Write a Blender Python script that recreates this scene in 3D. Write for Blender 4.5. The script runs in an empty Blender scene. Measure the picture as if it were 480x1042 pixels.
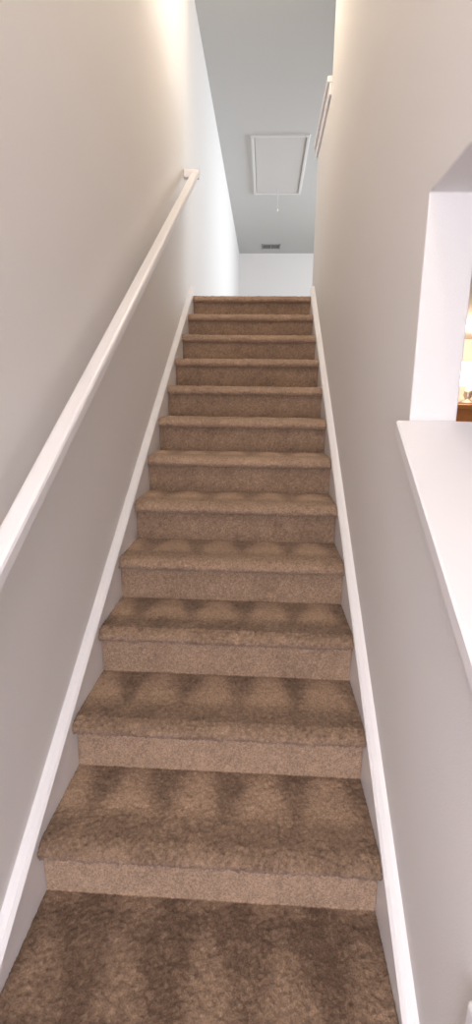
import bpy, bmesh, math
import numpy as np
from mathutils import Vector, Matrix
rng=np.random.default_rng(7)
sc=bpy.context.scene
sc.view_settings.view_transform='Standard'
sc.view_settings.look='None'
W=0.92; r=.2859; s=.1783; n=.0368; t=.046; NS=12
TOP=NS*s; CEIL=4.384; LOW=-.57

# ---------------- materials
def mat(name,col,rough=.6,bump=0,bscale=200,var=0,metal=0,emit=None,es=0,spec=.5):
    m=bpy.data.materials.new(name); m.use_nodes=True; nt=m.node_tree; b=nt.nodes['Principled BSDF']
    b.inputs['Base Color'].default_value=(*col,1); b.inputs['Roughness'].default_value=rough
    b.inputs['Metallic'].default_value=metal; b.inputs['Specular IOR Level'].default_value=spec
    tc=nt.nodes.new('ShaderNodeTexCoord')
    if bump or var:
        no=nt.nodes.new('ShaderNodeTexNoise'); no.inputs['Scale'].default_value=bscale; no.inputs['Detail'].default_value=4
        nt.links.new(tc.outputs['Object'],no.inputs['Vector'])
    if bump:
        bp=nt.nodes.new('ShaderNodeBump'); bp.inputs['Strength'].default_value=bump; bp.inputs['Distance'].default_value=.002
        nt.links.new(no.outputs['Fac'],bp.inputs['Height']); nt.links.new(bp.outputs['Normal'],b.inputs['Normal'])
    if var:
        mx=nt.nodes.new('ShaderNodeMix'); mx.data_type='RGBA'
        mx.inputs[6].default_value=(*[c*(1-var) for c in col],1); mx.inputs[7].default_value=(*[min(1,c*(1+var)) for c in col],1)
        nt.links.new(no.outputs['Fac'],mx.inputs[0]); nt.links.new(mx.outputs[2],b.inputs['Base Color'])
    if emit: b.inputs['Emission Color'].default_value=(*emit,1); b.inputs['Emission Strength'].default_value=es
    return m
M_wall=mat('wall_paint',(.745,.72,.705),.75,.25,260,.015,spec=.25)
M_ceil=mat('ceiling_paint',(.59,.60,.60),.9,.3,180,.015,spec=.1)
M_trim=mat('trim_paint',(.78,.76,.765),.38,.05,60)
M_hatch=mat('hatch_casing_paint',(.70,.70,.70),.6,.05,60,spec=.2)
M_metal=mat('brushed_nickel',(.6,.58,.55),.35,metal=1)
M_dark=mat('vent_shadow',(.04,.04,.04),.8)
M_vent=mat('vent_enamel',(.30,.30,.30),.5)
M_cord=mat('pull_cord',(.7,.7,.68),.8)
M_glassl=mat('lamp_diffuser',(.9,.85,.75),.5,emit=(1,.8,.55),es=3)
M_shade=mat('linen_shade',(.9,.8,.6),.8,emit=(1,.80,.50),es=5)
# wood
def wood():
    m=bpy.data.materials.new('orange_oak'); m.use_nodes=True; nt=m.node_tree; b=nt.nodes['Principled BSDF']
    tc=nt.nodes.new('ShaderNodeTexCoord'); mp=nt.nodes.new('ShaderNodeMapping'); mp.inputs['Scale'].default_value=(14,14,1.5)
    no=nt.nodes.new('ShaderNodeTexNoise'); no.inputs['Scale'].default_value=3; no.inputs['Detail'].default_value=6
    cr=nt.nodes.new('ShaderNodeValToRGB'); cr.color_ramp.elements[0].color=(.42,.15,.04,1); cr.color_ramp.elements[1].color=(.72,.32,.10,1)
    nt.links.new(tc.outputs['Object'],mp.inputs[0]); nt.links.new(mp.outputs[0],no.inputs['Vector']); nt.links.new(no.outputs['Fac'],cr.inputs[0]); nt.links.new(cr.outputs[0],b.inputs['Base Color'])
    b.inputs['Roughness'].default_value=.4
    return m
M_wood=wood()
def carpet(attr):
    m=bpy.data.materials.new('carpet_pile'+('' if attr else '_plain')); m.use_nodes=True; nt=m.node_tree; b=nt.nodes['Principled BSDF']
    L=nt.links.new
    tc=nt.nodes.new('ShaderNodeTexCoord')
    n1=nt.nodes.new('ShaderNodeTexNoise'); n1.inputs['Scale'].default_value=210; n1.inputs['Detail'].default_value=3
    n2=nt.nodes.new('ShaderNodeTexNoise'); n2.inputs['Scale'].default_value=9; n2.inputs['Detail'].default_value=4
    L(tc.outputs['Object'],n1.inputs['Vector']); L(tc.outputs['Object'],n2.inputs['Vector'])
    mx=nt.nodes.new('ShaderNodeMix'); mx.data_type='RGBA'
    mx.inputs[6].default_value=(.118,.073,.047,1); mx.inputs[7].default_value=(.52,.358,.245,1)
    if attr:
        at=nt.nodes.new('ShaderNodeAttribute'); at.attribute_name='nap_light'; L(at.outputs['Fac'],mx.inputs[0])
    else: L(n2.outputs['Fac'],mx.inputs[0])
    mr=nt.nodes.new('ShaderNodeMapRange'); mr.inputs[1].default_value=.33; mr.inputs[2].default_value=.67; mr.inputs[3].default_value=.72; mr.inputs[4].default_value=1.26
    L(n1.outputs['Fac'],mr.inputs[0])
    mu=nt.nodes.new('ShaderNodeVectorMath'); mu.operation='SCALE'; L(mx.outputs[2],mu.inputs[0]); L(mr.outputs[0],mu.inputs['Scale'])
    L(mu.outputs[0],b.inputs['Base Color'])
    bp=nt.nodes.new('ShaderNodeBump'); bp.inputs['Strength'].default_value=.6; bp.inputs['Distance'].default_value=.003
    L(n1.outputs['Fac'],bp.inputs['Height']); L(bp.outputs[0],b.inputs['Normal'])
    b.inputs['Roughness'].default_value=1; b.inputs['Specular IOR Level'].default_value=.05
    b.inputs['Sheen Weight'].default_value=.12; b.inputs['Sheen Roughness'].default_value=.6
    return m
M_carp=carpet(True); M_carp2=carpet(False)

# ---------------- mesh helpers
def obj_from_bm(bm,name,m,parent=None,smooth=False,bevel=0,seg=2):
    bmesh.ops.recalc_face_normals(bm,faces=bm.faces)
    me=bpy.data.meshes.new(name); bm.to_mesh(me); bm.free()
    ms=m if isinstance(m,list) else [m]
    for x in ms: me.materials.append(x)
    o=bpy.data.objects.new(name,me); sc.collection.objects.link(o)
    if smooth:
        for p in me.polygons: p.use_smooth=True
    if bevel:
        md=o.modifiers.new('bevel','BEVEL'); md.width=bevel; md.segments=seg; md.limit_method='ANGLE'; md.angle_limit=.6
    if parent: o.parent=parent
    return o
def abox(bm,x0,x1,y0,y1,z0,z1,mi=0):
    v=[bm.verts.new(p) for p in [(x0,y0,z0),(x1,y0,z0),(x1,y1,z0),(x0,y1,z0),(x0,y0,z1),(x1,y0,z1),(x1,y1,z1),(x0,y1,z1)]]
    for f in [(0,3,2,1),(4,5,6,7),(0,1,5,4),(1,2,6,5),(2,3,7,6),(3,0,4,7)]:
        fc=bm.faces.new([v[i] for i in f]); fc.material_index=mi
def boxes(name,lst,m,parent=None,bevel=0):
    bm=bmesh.new()
    for b in lst: abox(bm,*b)
    return obj_from_bm(bm,name,m,parent,bevel=bevel)
def aprism(bm,poly,x0,x1):   # poly in (y,z) extruded along x
    a=[bm.verts.new((x0,y,z)) for y,z in poly]; b=[bm.verts.new((x1,y,z)) for y,z in poly]
    bm.faces.new(a); bm.faces.new(list(reversed(b)))
    for i in range(len(poly)):
        j=(i+1)%len(poly); bm.faces.new([a[j],a[i],b[i],b[j]])
def sweep(bm,sec,path):  # sec: (x,dz) closed section; path: (y,z) points
    rings=[[bm.verts.new((x,y,z+dz)) for x,dz in sec] for y,z in path]
    for A,B in zip(rings,rings[1:]):
        for i in range(len(sec)):
            j=(i+1)%len(sec); bm.faces.new([A[i],A[j],B[j],B[i]])
    bm.faces.new(rings[0]); bm.faces.new(list(reversed(rings[-1])))
def empty(name,loc=(0,0,0)):
    e=bpy.data.objects.new(name,None); sc.collection.objects.link(e); e.location=loc; return e
def lathe(bm,prof,c,seg=32):
    rings=[]
    for rr,z in prof:
        rings.append([bm.verts.new((c[0]+rr*math.cos(2*math.pi*i/seg),c[1]+rr*math.sin(2*math.pi*i/seg),c[2]+z)) for i in range(seg)])
    for A,B in zip(rings,rings[1:]):
        for i in range(seg):
            j=(i+1)%seg; bm.faces.new([A[i],A[j],B[j],B[i]])
    bm.faces.new(rings[0]); bm.faces.new(rings[-1])

# ---------------- carpeted staircase (one continuous carpet waterfall over treads & risers)
pts=[]; tag=[]   # tag: (kind, k, u)
def seg(p,q,kind,k,step=.0044):
    L=math.dist(p,q); m=max(1,int(L/step))
    for i in range(m):
        u=i/m; pts.append((p[0]+(q[0]-p[0])*u,p[1]+(q[1]-p[1])*u)); tag.append((kind,k,u))
y0=-1.9
seg((y0,0),(n,0),'L',0)
for k in range(1,NS+1):
    ny=(k-1)*r; zt=k*s; zb=(k-1)*s
    seg((ny+n,zb),(ny+n,zt-t),'R',k)
    # nose
    arc=[(ny+n,zt-t),(ny+.016,zt-t),(ny+.006,zt-t+.006),(ny,zt-t+.015),(ny+.001,zt-t+.023),(ny+.008,zt-.013),(ny+.020,zt-.005),(ny+.042,zt+.001)]
    for i in range(len(arc)-1): seg(arc[i],arc[i+1],'N',k,.004)
    yend=ny+r+n if k<NS else ny+.30
    seg(arc[-1],(yend,zt),'T',k)
P=np.array(pts); nP=len(P)
T=np.gradient(P,axis=0); T/=np.linalg.norm(T,axis=1)[:,None]+1e-9
N=np.stack([-T[:,1],T[:,0]],1)
nx=220; xs=np.linspace(0,W,nx)
def smooth_noise(h,w,sc_):
    gh,gw=int(h/sc_)+3,int(w/sc_)+3; g=rng.standard_normal((gh,gw))
    yi=np.arange(h)/sc_; xi=np.arange(w)/sc_
    y_=yi.astype(int); x_=xi.astype(int); fy=(yi-y_)[:,None]; fx=(xi-x_)[None]
    fy=fy*fy*(3-2*fy); fx=fx*fx*(3-2*fx)
    return g[y_][:,x_]*(1-fy)*(1-fx)+g[y_+1][:,x_]*fy*(1-fx)+g[y_][:,x_+1]*(1-fy)*fx+g[y_+1][:,x_+1]*fy*fx
disp=.0013*rng.standard_normal((nP,nx))+.0009*smooth_noise(nP,nx,2.2)+.0005*smooth_noise(nP,nx,14)
kinds=np.array([g[0] for g in tag])
disp*=np.where(kinds=='R',.5,np.where(kinds=='N',1.7,1))[:,None]
co=np.zeros((nP,nx,3)); co[:,:,0]=xs[None,:]; co[:,:,1]=P[:,0:1]+N[:,0:1]*disp; co[:,:,2]=P[:,1:2]+N[:,1:2]*disp
# nap value: brushed pile, plus light painted in by step
nap_light=np.zeros((nP,nx)); X=xs/W
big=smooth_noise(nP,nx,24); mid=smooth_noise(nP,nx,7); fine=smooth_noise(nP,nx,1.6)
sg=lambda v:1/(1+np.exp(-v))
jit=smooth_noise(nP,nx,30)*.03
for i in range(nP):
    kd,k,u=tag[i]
    if kd=='R': v=np.full(nx,[.60,.54,.54,.48,.42][k] if k<5 else .36)  # risers darken up the flight: their weaker light painted into the pile
    elif kd=='N': v=np.full(nx,[0,.22,.28,.34,.44,.52][k] if k<6 else .60)  # upper nosings paler: light from above painted into the colour
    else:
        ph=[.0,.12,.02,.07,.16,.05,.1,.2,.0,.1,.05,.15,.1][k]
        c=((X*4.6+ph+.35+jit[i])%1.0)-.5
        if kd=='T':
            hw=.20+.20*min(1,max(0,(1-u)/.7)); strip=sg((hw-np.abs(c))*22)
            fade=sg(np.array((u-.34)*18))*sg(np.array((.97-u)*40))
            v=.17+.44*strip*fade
            if k>3: v=v+.09*min(5,k-3)  # upper treads paler too, same painted top light
            v=v+.16*max(0,1-u/.30)*(k>3)  # painted light strongest towards the front edge
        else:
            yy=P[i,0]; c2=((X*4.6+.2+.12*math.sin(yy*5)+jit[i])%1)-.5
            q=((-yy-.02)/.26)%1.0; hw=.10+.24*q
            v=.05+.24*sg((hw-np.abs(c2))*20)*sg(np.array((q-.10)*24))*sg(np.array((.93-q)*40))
    nap_light[i]=v+.035*big[i]+.035*mid[i]+.09*fine[i]
nap_light=np.clip(nap_light,0,1)
idx=np.arange(nP*nx).reshape(nP,nx)
F=np.stack([idx[:-1,:-1],idx[:-1,1:],idx[1:,1:],idx[1:,:-1]],-1).reshape(-1,4)
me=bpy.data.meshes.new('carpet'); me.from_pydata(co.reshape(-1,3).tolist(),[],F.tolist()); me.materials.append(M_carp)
a=me.attributes.new('nap_light','FLOAT','POINT'); a.data.foreach_set('value',nap_light.reshape(-1).astype(np.float32))
me.polygons.foreach_set('use_smooth',np.ones(len(F),bool)); me.update()
stair=empty('carpeted_staircase')
oc=bpy.data.objects.new('stair_carpet',me); sc.collection.objects.link(oc); oc.parent=stair
# timber body below the carpet
body=[(n+.012,-.2)]
for k in range(1,NS+1):
    body+=[((k-1)*r+n+.012,(k-1)*s-.012 if k>1 else -.1),((k-1)*r+n+.012,k*s-.012)]
body+=[(NS*r+.0,NS*s-.012),(NS*r+.0,NS*s-.3)]
bm=bmesh.new(); aprism(bm,body,.0,W); obj_from_bm(bm,'timber_carriage',M_wood,stair)

# ---------------- floors
boxes('floor_landing',[(-.025,.945,-2.6,.03,-.2,-.012)],M_carp2)
boxes('floor_lower',[(1.06,4.2,-2.6,10.87,LOW-.1,LOW)],M_carp2)
boxes('floor_upper',[(1.06,4.2,-2.6,10.87,1.86,TOP-.003),(-.05,1.06,3.40,10.87,1.86,TOP-.003)],M_carp2)
boxes('ceiling_lower',[(1.061,4.199,-2.59,10.86,1.835,1.859)],M_wall)
boxes('ceiling',[(-.2,4.35,-2.75,11.0,CEIL,CEIL+.12)],M_ceil)
# ---------------- walls
boxes('wall_left',[(-.2,-.025,-2.6,3.13,LOW,CEIL),(-.2,-.045,3.13,10.87,LOW,CEIL)],M_wall)
slope=.593; HY=.21; HZ=1.284
hz=lambda y:HZ+slope*(y-HY)
bm=bmesh.new()
aprism(bm,[(-2.6,LOW),(3.38,LOW),(3.38,3.25),(2.53,3.25),(2.53,CEIL),(-2.6,CEIL),(-2.6,1.83),(HY,1.83),(HY,HZ),(-.60,hz(-.60)),(-2.6,hz(-.60))],.945,1.06)
obj_from_bm(bm,'wall_right',M_wall,bevel=.004,seg=3)
boxes('wall_far',[(-.2,4.35,10.87,11.0,LOW,CEIL)],M_wall)
boxes('wall_east',[(4.2,4.35,-2.6,4.6,LOW,CEIL),(4.2,4.35,9.0,10.87,LOW,CEIL),(4.2,4.35,4.6,9.0,LOW,3.0),(4.2,4.35,4.6,9.0,4.2,CEIL)],M_wall)
boxes('wall_entry',[(-.2,.1,-2.75,-2.6,LOW,CEIL),(.85,4.35,-2.75,-2.6,LOW,CEIL),(.1,.85,-2.75,-2.6,LOW,.3),(.1,.85,-2.75,-2.6,2.0,CEIL)],M_wall)
boxes('wall_kitchen',[(1.06,4.2,3.2,3.3,LOW,1.834)],mat('kitchen_paint',(.82,.80,.77),.8,.2,200))
def window(name,ax,x0,x1,z0,z1,pos):
    e=empty(name)
    L=[]; w=.05
    mids=(x0+x1)/2; mz=(z0+z1)/2
    for a0,a1,b0,b1 in [(x0,x0+w,z0,z1),(x1-w,x1,z0,z1),(x0+w,x1-w,z0,z0+w),(x0+w,x1-w,z1-w,z1),(mids-.012,mids+.012,z0+w,z1-w),(x0+w,x1-w,mz-.012,mz+.012)]:
        L.append((a0,a1,pos,pos+.05,b0,b1) if ax=='x' else (pos,pos+.05,a0,a1,b0,b1))
    boxes('frame',L,M_trim,e)
window('window_1','x',.1,.85,.3,2.0,-2.7)
window('window_2','y',4.6,9.0,3.0,4.2,4.25)

# ---------------- skirt boards on the rake
def skirt(name,xa,xb,inner):
    bm=bmesh.new()
    hgt=.055; BH=.05
    zl=lambda y:s+s/r*y+hgt
    yb=-( s+hgt-BH)/(s/r)
    poly=[(-2.55,-.02),(.2,-.02),(3.2,1.95),(3.2,zl(3.2)-.03),(3.18,zl(3.15)),(yb,BH),(-2.55,BH)]
    aprism(bm,poly,xa,xb)
    # top bead moulding
    d=1 if inner>0 else -1; base=xa if d>0 else xb
    sec=[(base,-.034),(base+d*.028,-.034),(base+d*.033,-.028),(base+d*.033,-.012),(base+d*.026,-.004),(base+d*.012,.004),(base,.006)]
    sweep(bm,sec,[(-2.55,BH),(yb,BH),(3.17,zl(3.17))])
    return obj_from_bm(bm,name,M_trim)
skirt('baseboard_left',-.025,-.001,1)
skirt('baseboard_right',W+.001,W+.025,-1)
boxes('trim_1',[(.925,.945,-.62,-.47,.0,.45)],M_trim,bevel=.006)

# ---------------- cap of raked half wall
bm=bmesh.new()
sec=[(.912,-.0),(.912,.030),(.916,.034),(1.113,.034),(1.117,.030),(1.117,0)]
sweep(bm,sec,[(-2.55,hz(-.60)),(-.60,hz(-.60)),(HY-.003,HZ)])
obj_from_bm(bm,'trim_2',M_trim)
# upstairs guard wall cap
bm=bmesh.new()
abox(bm,.915,1.09,2.535,3.42,3.25,3.285)
abox(bm,.930,.946,2.535,3.40,3.18,3.25)
obj_from_bm(bm,'trim_3',M_trim,bevel=.006,seg=3)

# ---------------- handrail
hr=empty('stair_handrail')
bm=bmesh.new()
def rr(x0,x1,z0,z1,q=.010):
    return [(x0+q,z0),(x1-q,z0),(x1-q*.3,z0+q*.3),(x1,z0+q),(x1,z1-q),(x1-q*.3,z1-q*.3),(x1-q,z1),(x0+q,z1),(x0+q*.3,z1-q*.3),(x0,z1-q),(x0,z0+q),(x0+q*.3,z0+q*.3)]
zr=lambda y:1.156+.607*y
RY=2.90
sweep(bm,rr(.030,.080,-.047,0),[(-.75,zr(-.75)),(RY,zr(RY))])
obj_from_bm(bm,'rail_board',M_trim,hr)
boxes('wall_return',[(-.025,.080,RY-.02,RY+.03,zr(RY)-.050,zr(RY)+.006)],M_trim,hr,bevel=.005)
y=-.6
boxes('bracket',[(-.025,.06,y-.012,y+.012,zr(y)-.07,zr(y)-.048),(-.025,-.017,y-.025,y+.025,zr(y)-.11,zr(y)-.04)],M_trim,hr,bevel=.003)

# ---------------- attic hatch with pull cord
at=empty('attic_hatch')
x0,x1,ya,yb=.34,1.04,5.74,7.53
cw=.035
boxes('casing',[(x0,x1,ya,ya+cw,CEIL-.022,CEIL+.01),(x0,x1,yb-cw,yb,CEIL-.022,CEIL+.01),(x0,x0+cw,ya+cw,yb-cw,CEIL-.022,CEIL+.01),(x1-cw,x1,ya+cw,yb-cw,CEIL-.022,CEIL+.01)],M_hatch,at,bevel=.006)
boxes('panel',[(x0+cw+.012,x1-cw-.012,ya+cw+.015,yb-cw-.015,CEIL-.012,CEIL+.01)],mat('hatch_panel_paint',(.61,.615,.615),.6,.1,50),at,bevel=.003)
bm=bmesh.new(); lathe(bm,[(.002,0),(.002,-.24)],(.70,7.38,CEIL-.012),8); lathe(bm,[(.002,-.24),(.010,-.25),(.013,-.27),(.008,-.285),(.002,-.29)],(.70,7.38,CEIL-.012),12)
obj_from_bm(bm,'pull_cord',M_cord,at,smooth=True)
# ---------------- vent
ve=empty('ceiling_air_vent')
vx0,vx1,vy0,vy1=.44,.82,10.18,10.48
boxes('vent_frame',[(vx0,vx1,vy0,vy0+.025,CEIL-.012,CEIL+.005),(vx0,vx1,vy1-.025,vy1,CEIL-.012,CEIL+.005),(vx0,vx0+.025,vy0,vy1,CEIL-.012,CEIL+.005),(vx1-.025,vx1,vy0,vy1,CEIL-.012,CEIL+.005),((vx0+vx1)/2-.01,(vx0+vx1)/2+.01,vy0,vy1,CEIL-.012,CEIL+.005)],M_vent,ve)
boxes('vent_shade_plate',[(vx0+.02,vx1-.02,vy0+.02,vy1-.02,CEIL-.003,CEIL+.003)],M_dark,ve)  # flat dark plate, no recess: the duct's shade given as colour
boxes('vent_louvres',[(vx0+.02,vx1-.02,vy0+.04+i*.05,vy0+.045+i*.05,CEIL-.008,CEIL) for i in range(5)],M_vent,ve)

# ---------------- lower room: wooden cabinet and lamp
cb=empty('wooden_cabinet')
cx0,cx1,cy0,cy1,cz1=1.45,3.2,2.25,2.7,1.34
L=[(cx0,cx1,cy0,cy1,LOW+.08,cz1-.03),(cx0-.02,cx1+.02,cy0-.03,cy1,cz1-.03,cz1),(cx0+.04,cx1-.04,cy0+.05,cy1,LOW,LOW+.08)]
boxes('carcass',L,M_wood,cb,bevel=.004)
dd=[]
for i in range(3):
    a0=cx0+.02+i*(cx1-cx0-.04)/3+.01; a1=cx0+.02+(i+1)*(cx1-cx0-.04)/3-.01
    for b0,b1 in ((LOW+.12,.55),(.58,cz1-.06)):
        dd+=[(a0,a0+.06,cy0-.02,cy0,b0,b1),(a1-.06,a1,cy0-.02,cy0,b0,b1),(a0+.06,a1-.06,cy0-.02,cy0,b0,b0+.06),(a0+.06,a1-.06,cy0-.02,cy0,b1-.06,b1)]
boxes('doors',dd,M_wood,cb,bevel=.003)
lp=empty('table_lamp')
bm=bmesh.new(); lathe(bm,[(.06,0),(.06,.012),(.015,.03),(.03,.06),(.02,.10),(.008,.12),(.008,.16)],(1.93,2.45,cz1)); obj_from_bm(bm,'lamp_base',M_metal,lp,smooth=True)
bm=bmesh.new(); lathe(bm,[(.11,.12),(.07,.27)],(1.93,2.45,cz1)); obj_from_bm(bm,'lamp_shade',M_shade,lp,smooth=True)

# ---------------- stairwell ceiling fixture, plus one added over the landing
def fixture(x,y):
    cl=empty('ceiling_light_fixture')
    bm=bmesh.new(); lathe(bm,[(.16,0),(.16,-.025),(.15,-.03)],(x,y,CEIL)); obj_from_bm(bm,'fixture_pan',M_metal,cl,smooth=False)
    bm=bmesh.new(); lathe(bm,[(.145,-.03),(.13,-.06),(.09,-.09),(.03,-.105),(.005,-.107)],(x,y,CEIL)); obj_from_bm(bm,'fixture_dome',M_glassl,cl,smooth=True)
FY=2.2
fixture(.46,FY); fixture(.46,-1.0)  # second one is added, unseen behind the camera, to carry the fill

# ---------------- lights
def area(name,loc,rot,sx,sy,power,col):
    l=bpy.data.lights.new(name,'AREA'); l.shape='RECTANGLE'; l.size=sx; l.size_y=sy; l.energy=power; l.color=col
    o=bpy.data.objects.new(name,l); sc.collection.objects.link(o); o.location=loc; o.rotation_euler=rot; return o
def point(name,loc,power,col,rad):
    l=bpy.data.lights.new(name,'POINT'); l.energy=power; l.color=col; l.shadow_soft_size=rad
    o=bpy.data.objects.new(name,l); sc.collection.objects.link(o); o.location=loc; return o
area('daylight_entry_window',(.475,-2.59,1.15),(math.radians(90),0,0),.75,1.7,62,(.93,.91,1.0))
area('daylight_upper_window',(4.19,6.8,3.6),(0,math.radians(90),0),1.2,4.4,215,(.86,.94,1.0))
point('ceiling_bulb',(.46,FY,CEIL-.26),27,(1,.83,.62),.14)
point('entry_fill',(.46,-1.0,CEIL-.26),54,(1,.86,.70),.14)  # added fill light, out of view, to brighten the lower walls
point('lamp_bulb',(1.93,2.45,cz1+.35),22,(1,.78,.55),.05)
w=bpy.data.worlds.new('world'); sc.world=w; w.use_nodes=True
w.node_tree.nodes['Background'].inputs[0].default_value=(.75,.85,1,1); w.node_tree.nodes['Background'].inputs[1].default_value=1.0

# ---------------- camera
cam=bpy.data.cameras.new('camera'); co_=bpy.data.objects.new('camera',cam); sc.collection.objects.link(co_); sc.camera=co_
f,cx,cy,cz,p,y,ro=517.2815,.5826,-1.1015,1.3723,-.2243,-.0522,.0136
fw=np.array([math.sin(y)*math.cos(p),math.cos(y)*math.cos(p),math.sin(p)])
rt=np.array([math.cos(y),-math.sin(y),0]); up=np.cross(rt,fw)
rt2=math.cos(ro)*rt+math.sin(ro)*up; up2=np.cross(rt2,fw)
m=Matrix(((rt2[0],up2[0],-fw[0],cx),(rt2[1],up2[1],-fw[1],cy),(rt2[2],up2[2],-fw[2],cz),(0,0,0,1)))
co_.matrix_world=m
cam.sensor_fit='VERTICAL'; cam.sensor_height=24; cam.lens=24*f/1042; cam.clip_start=.02
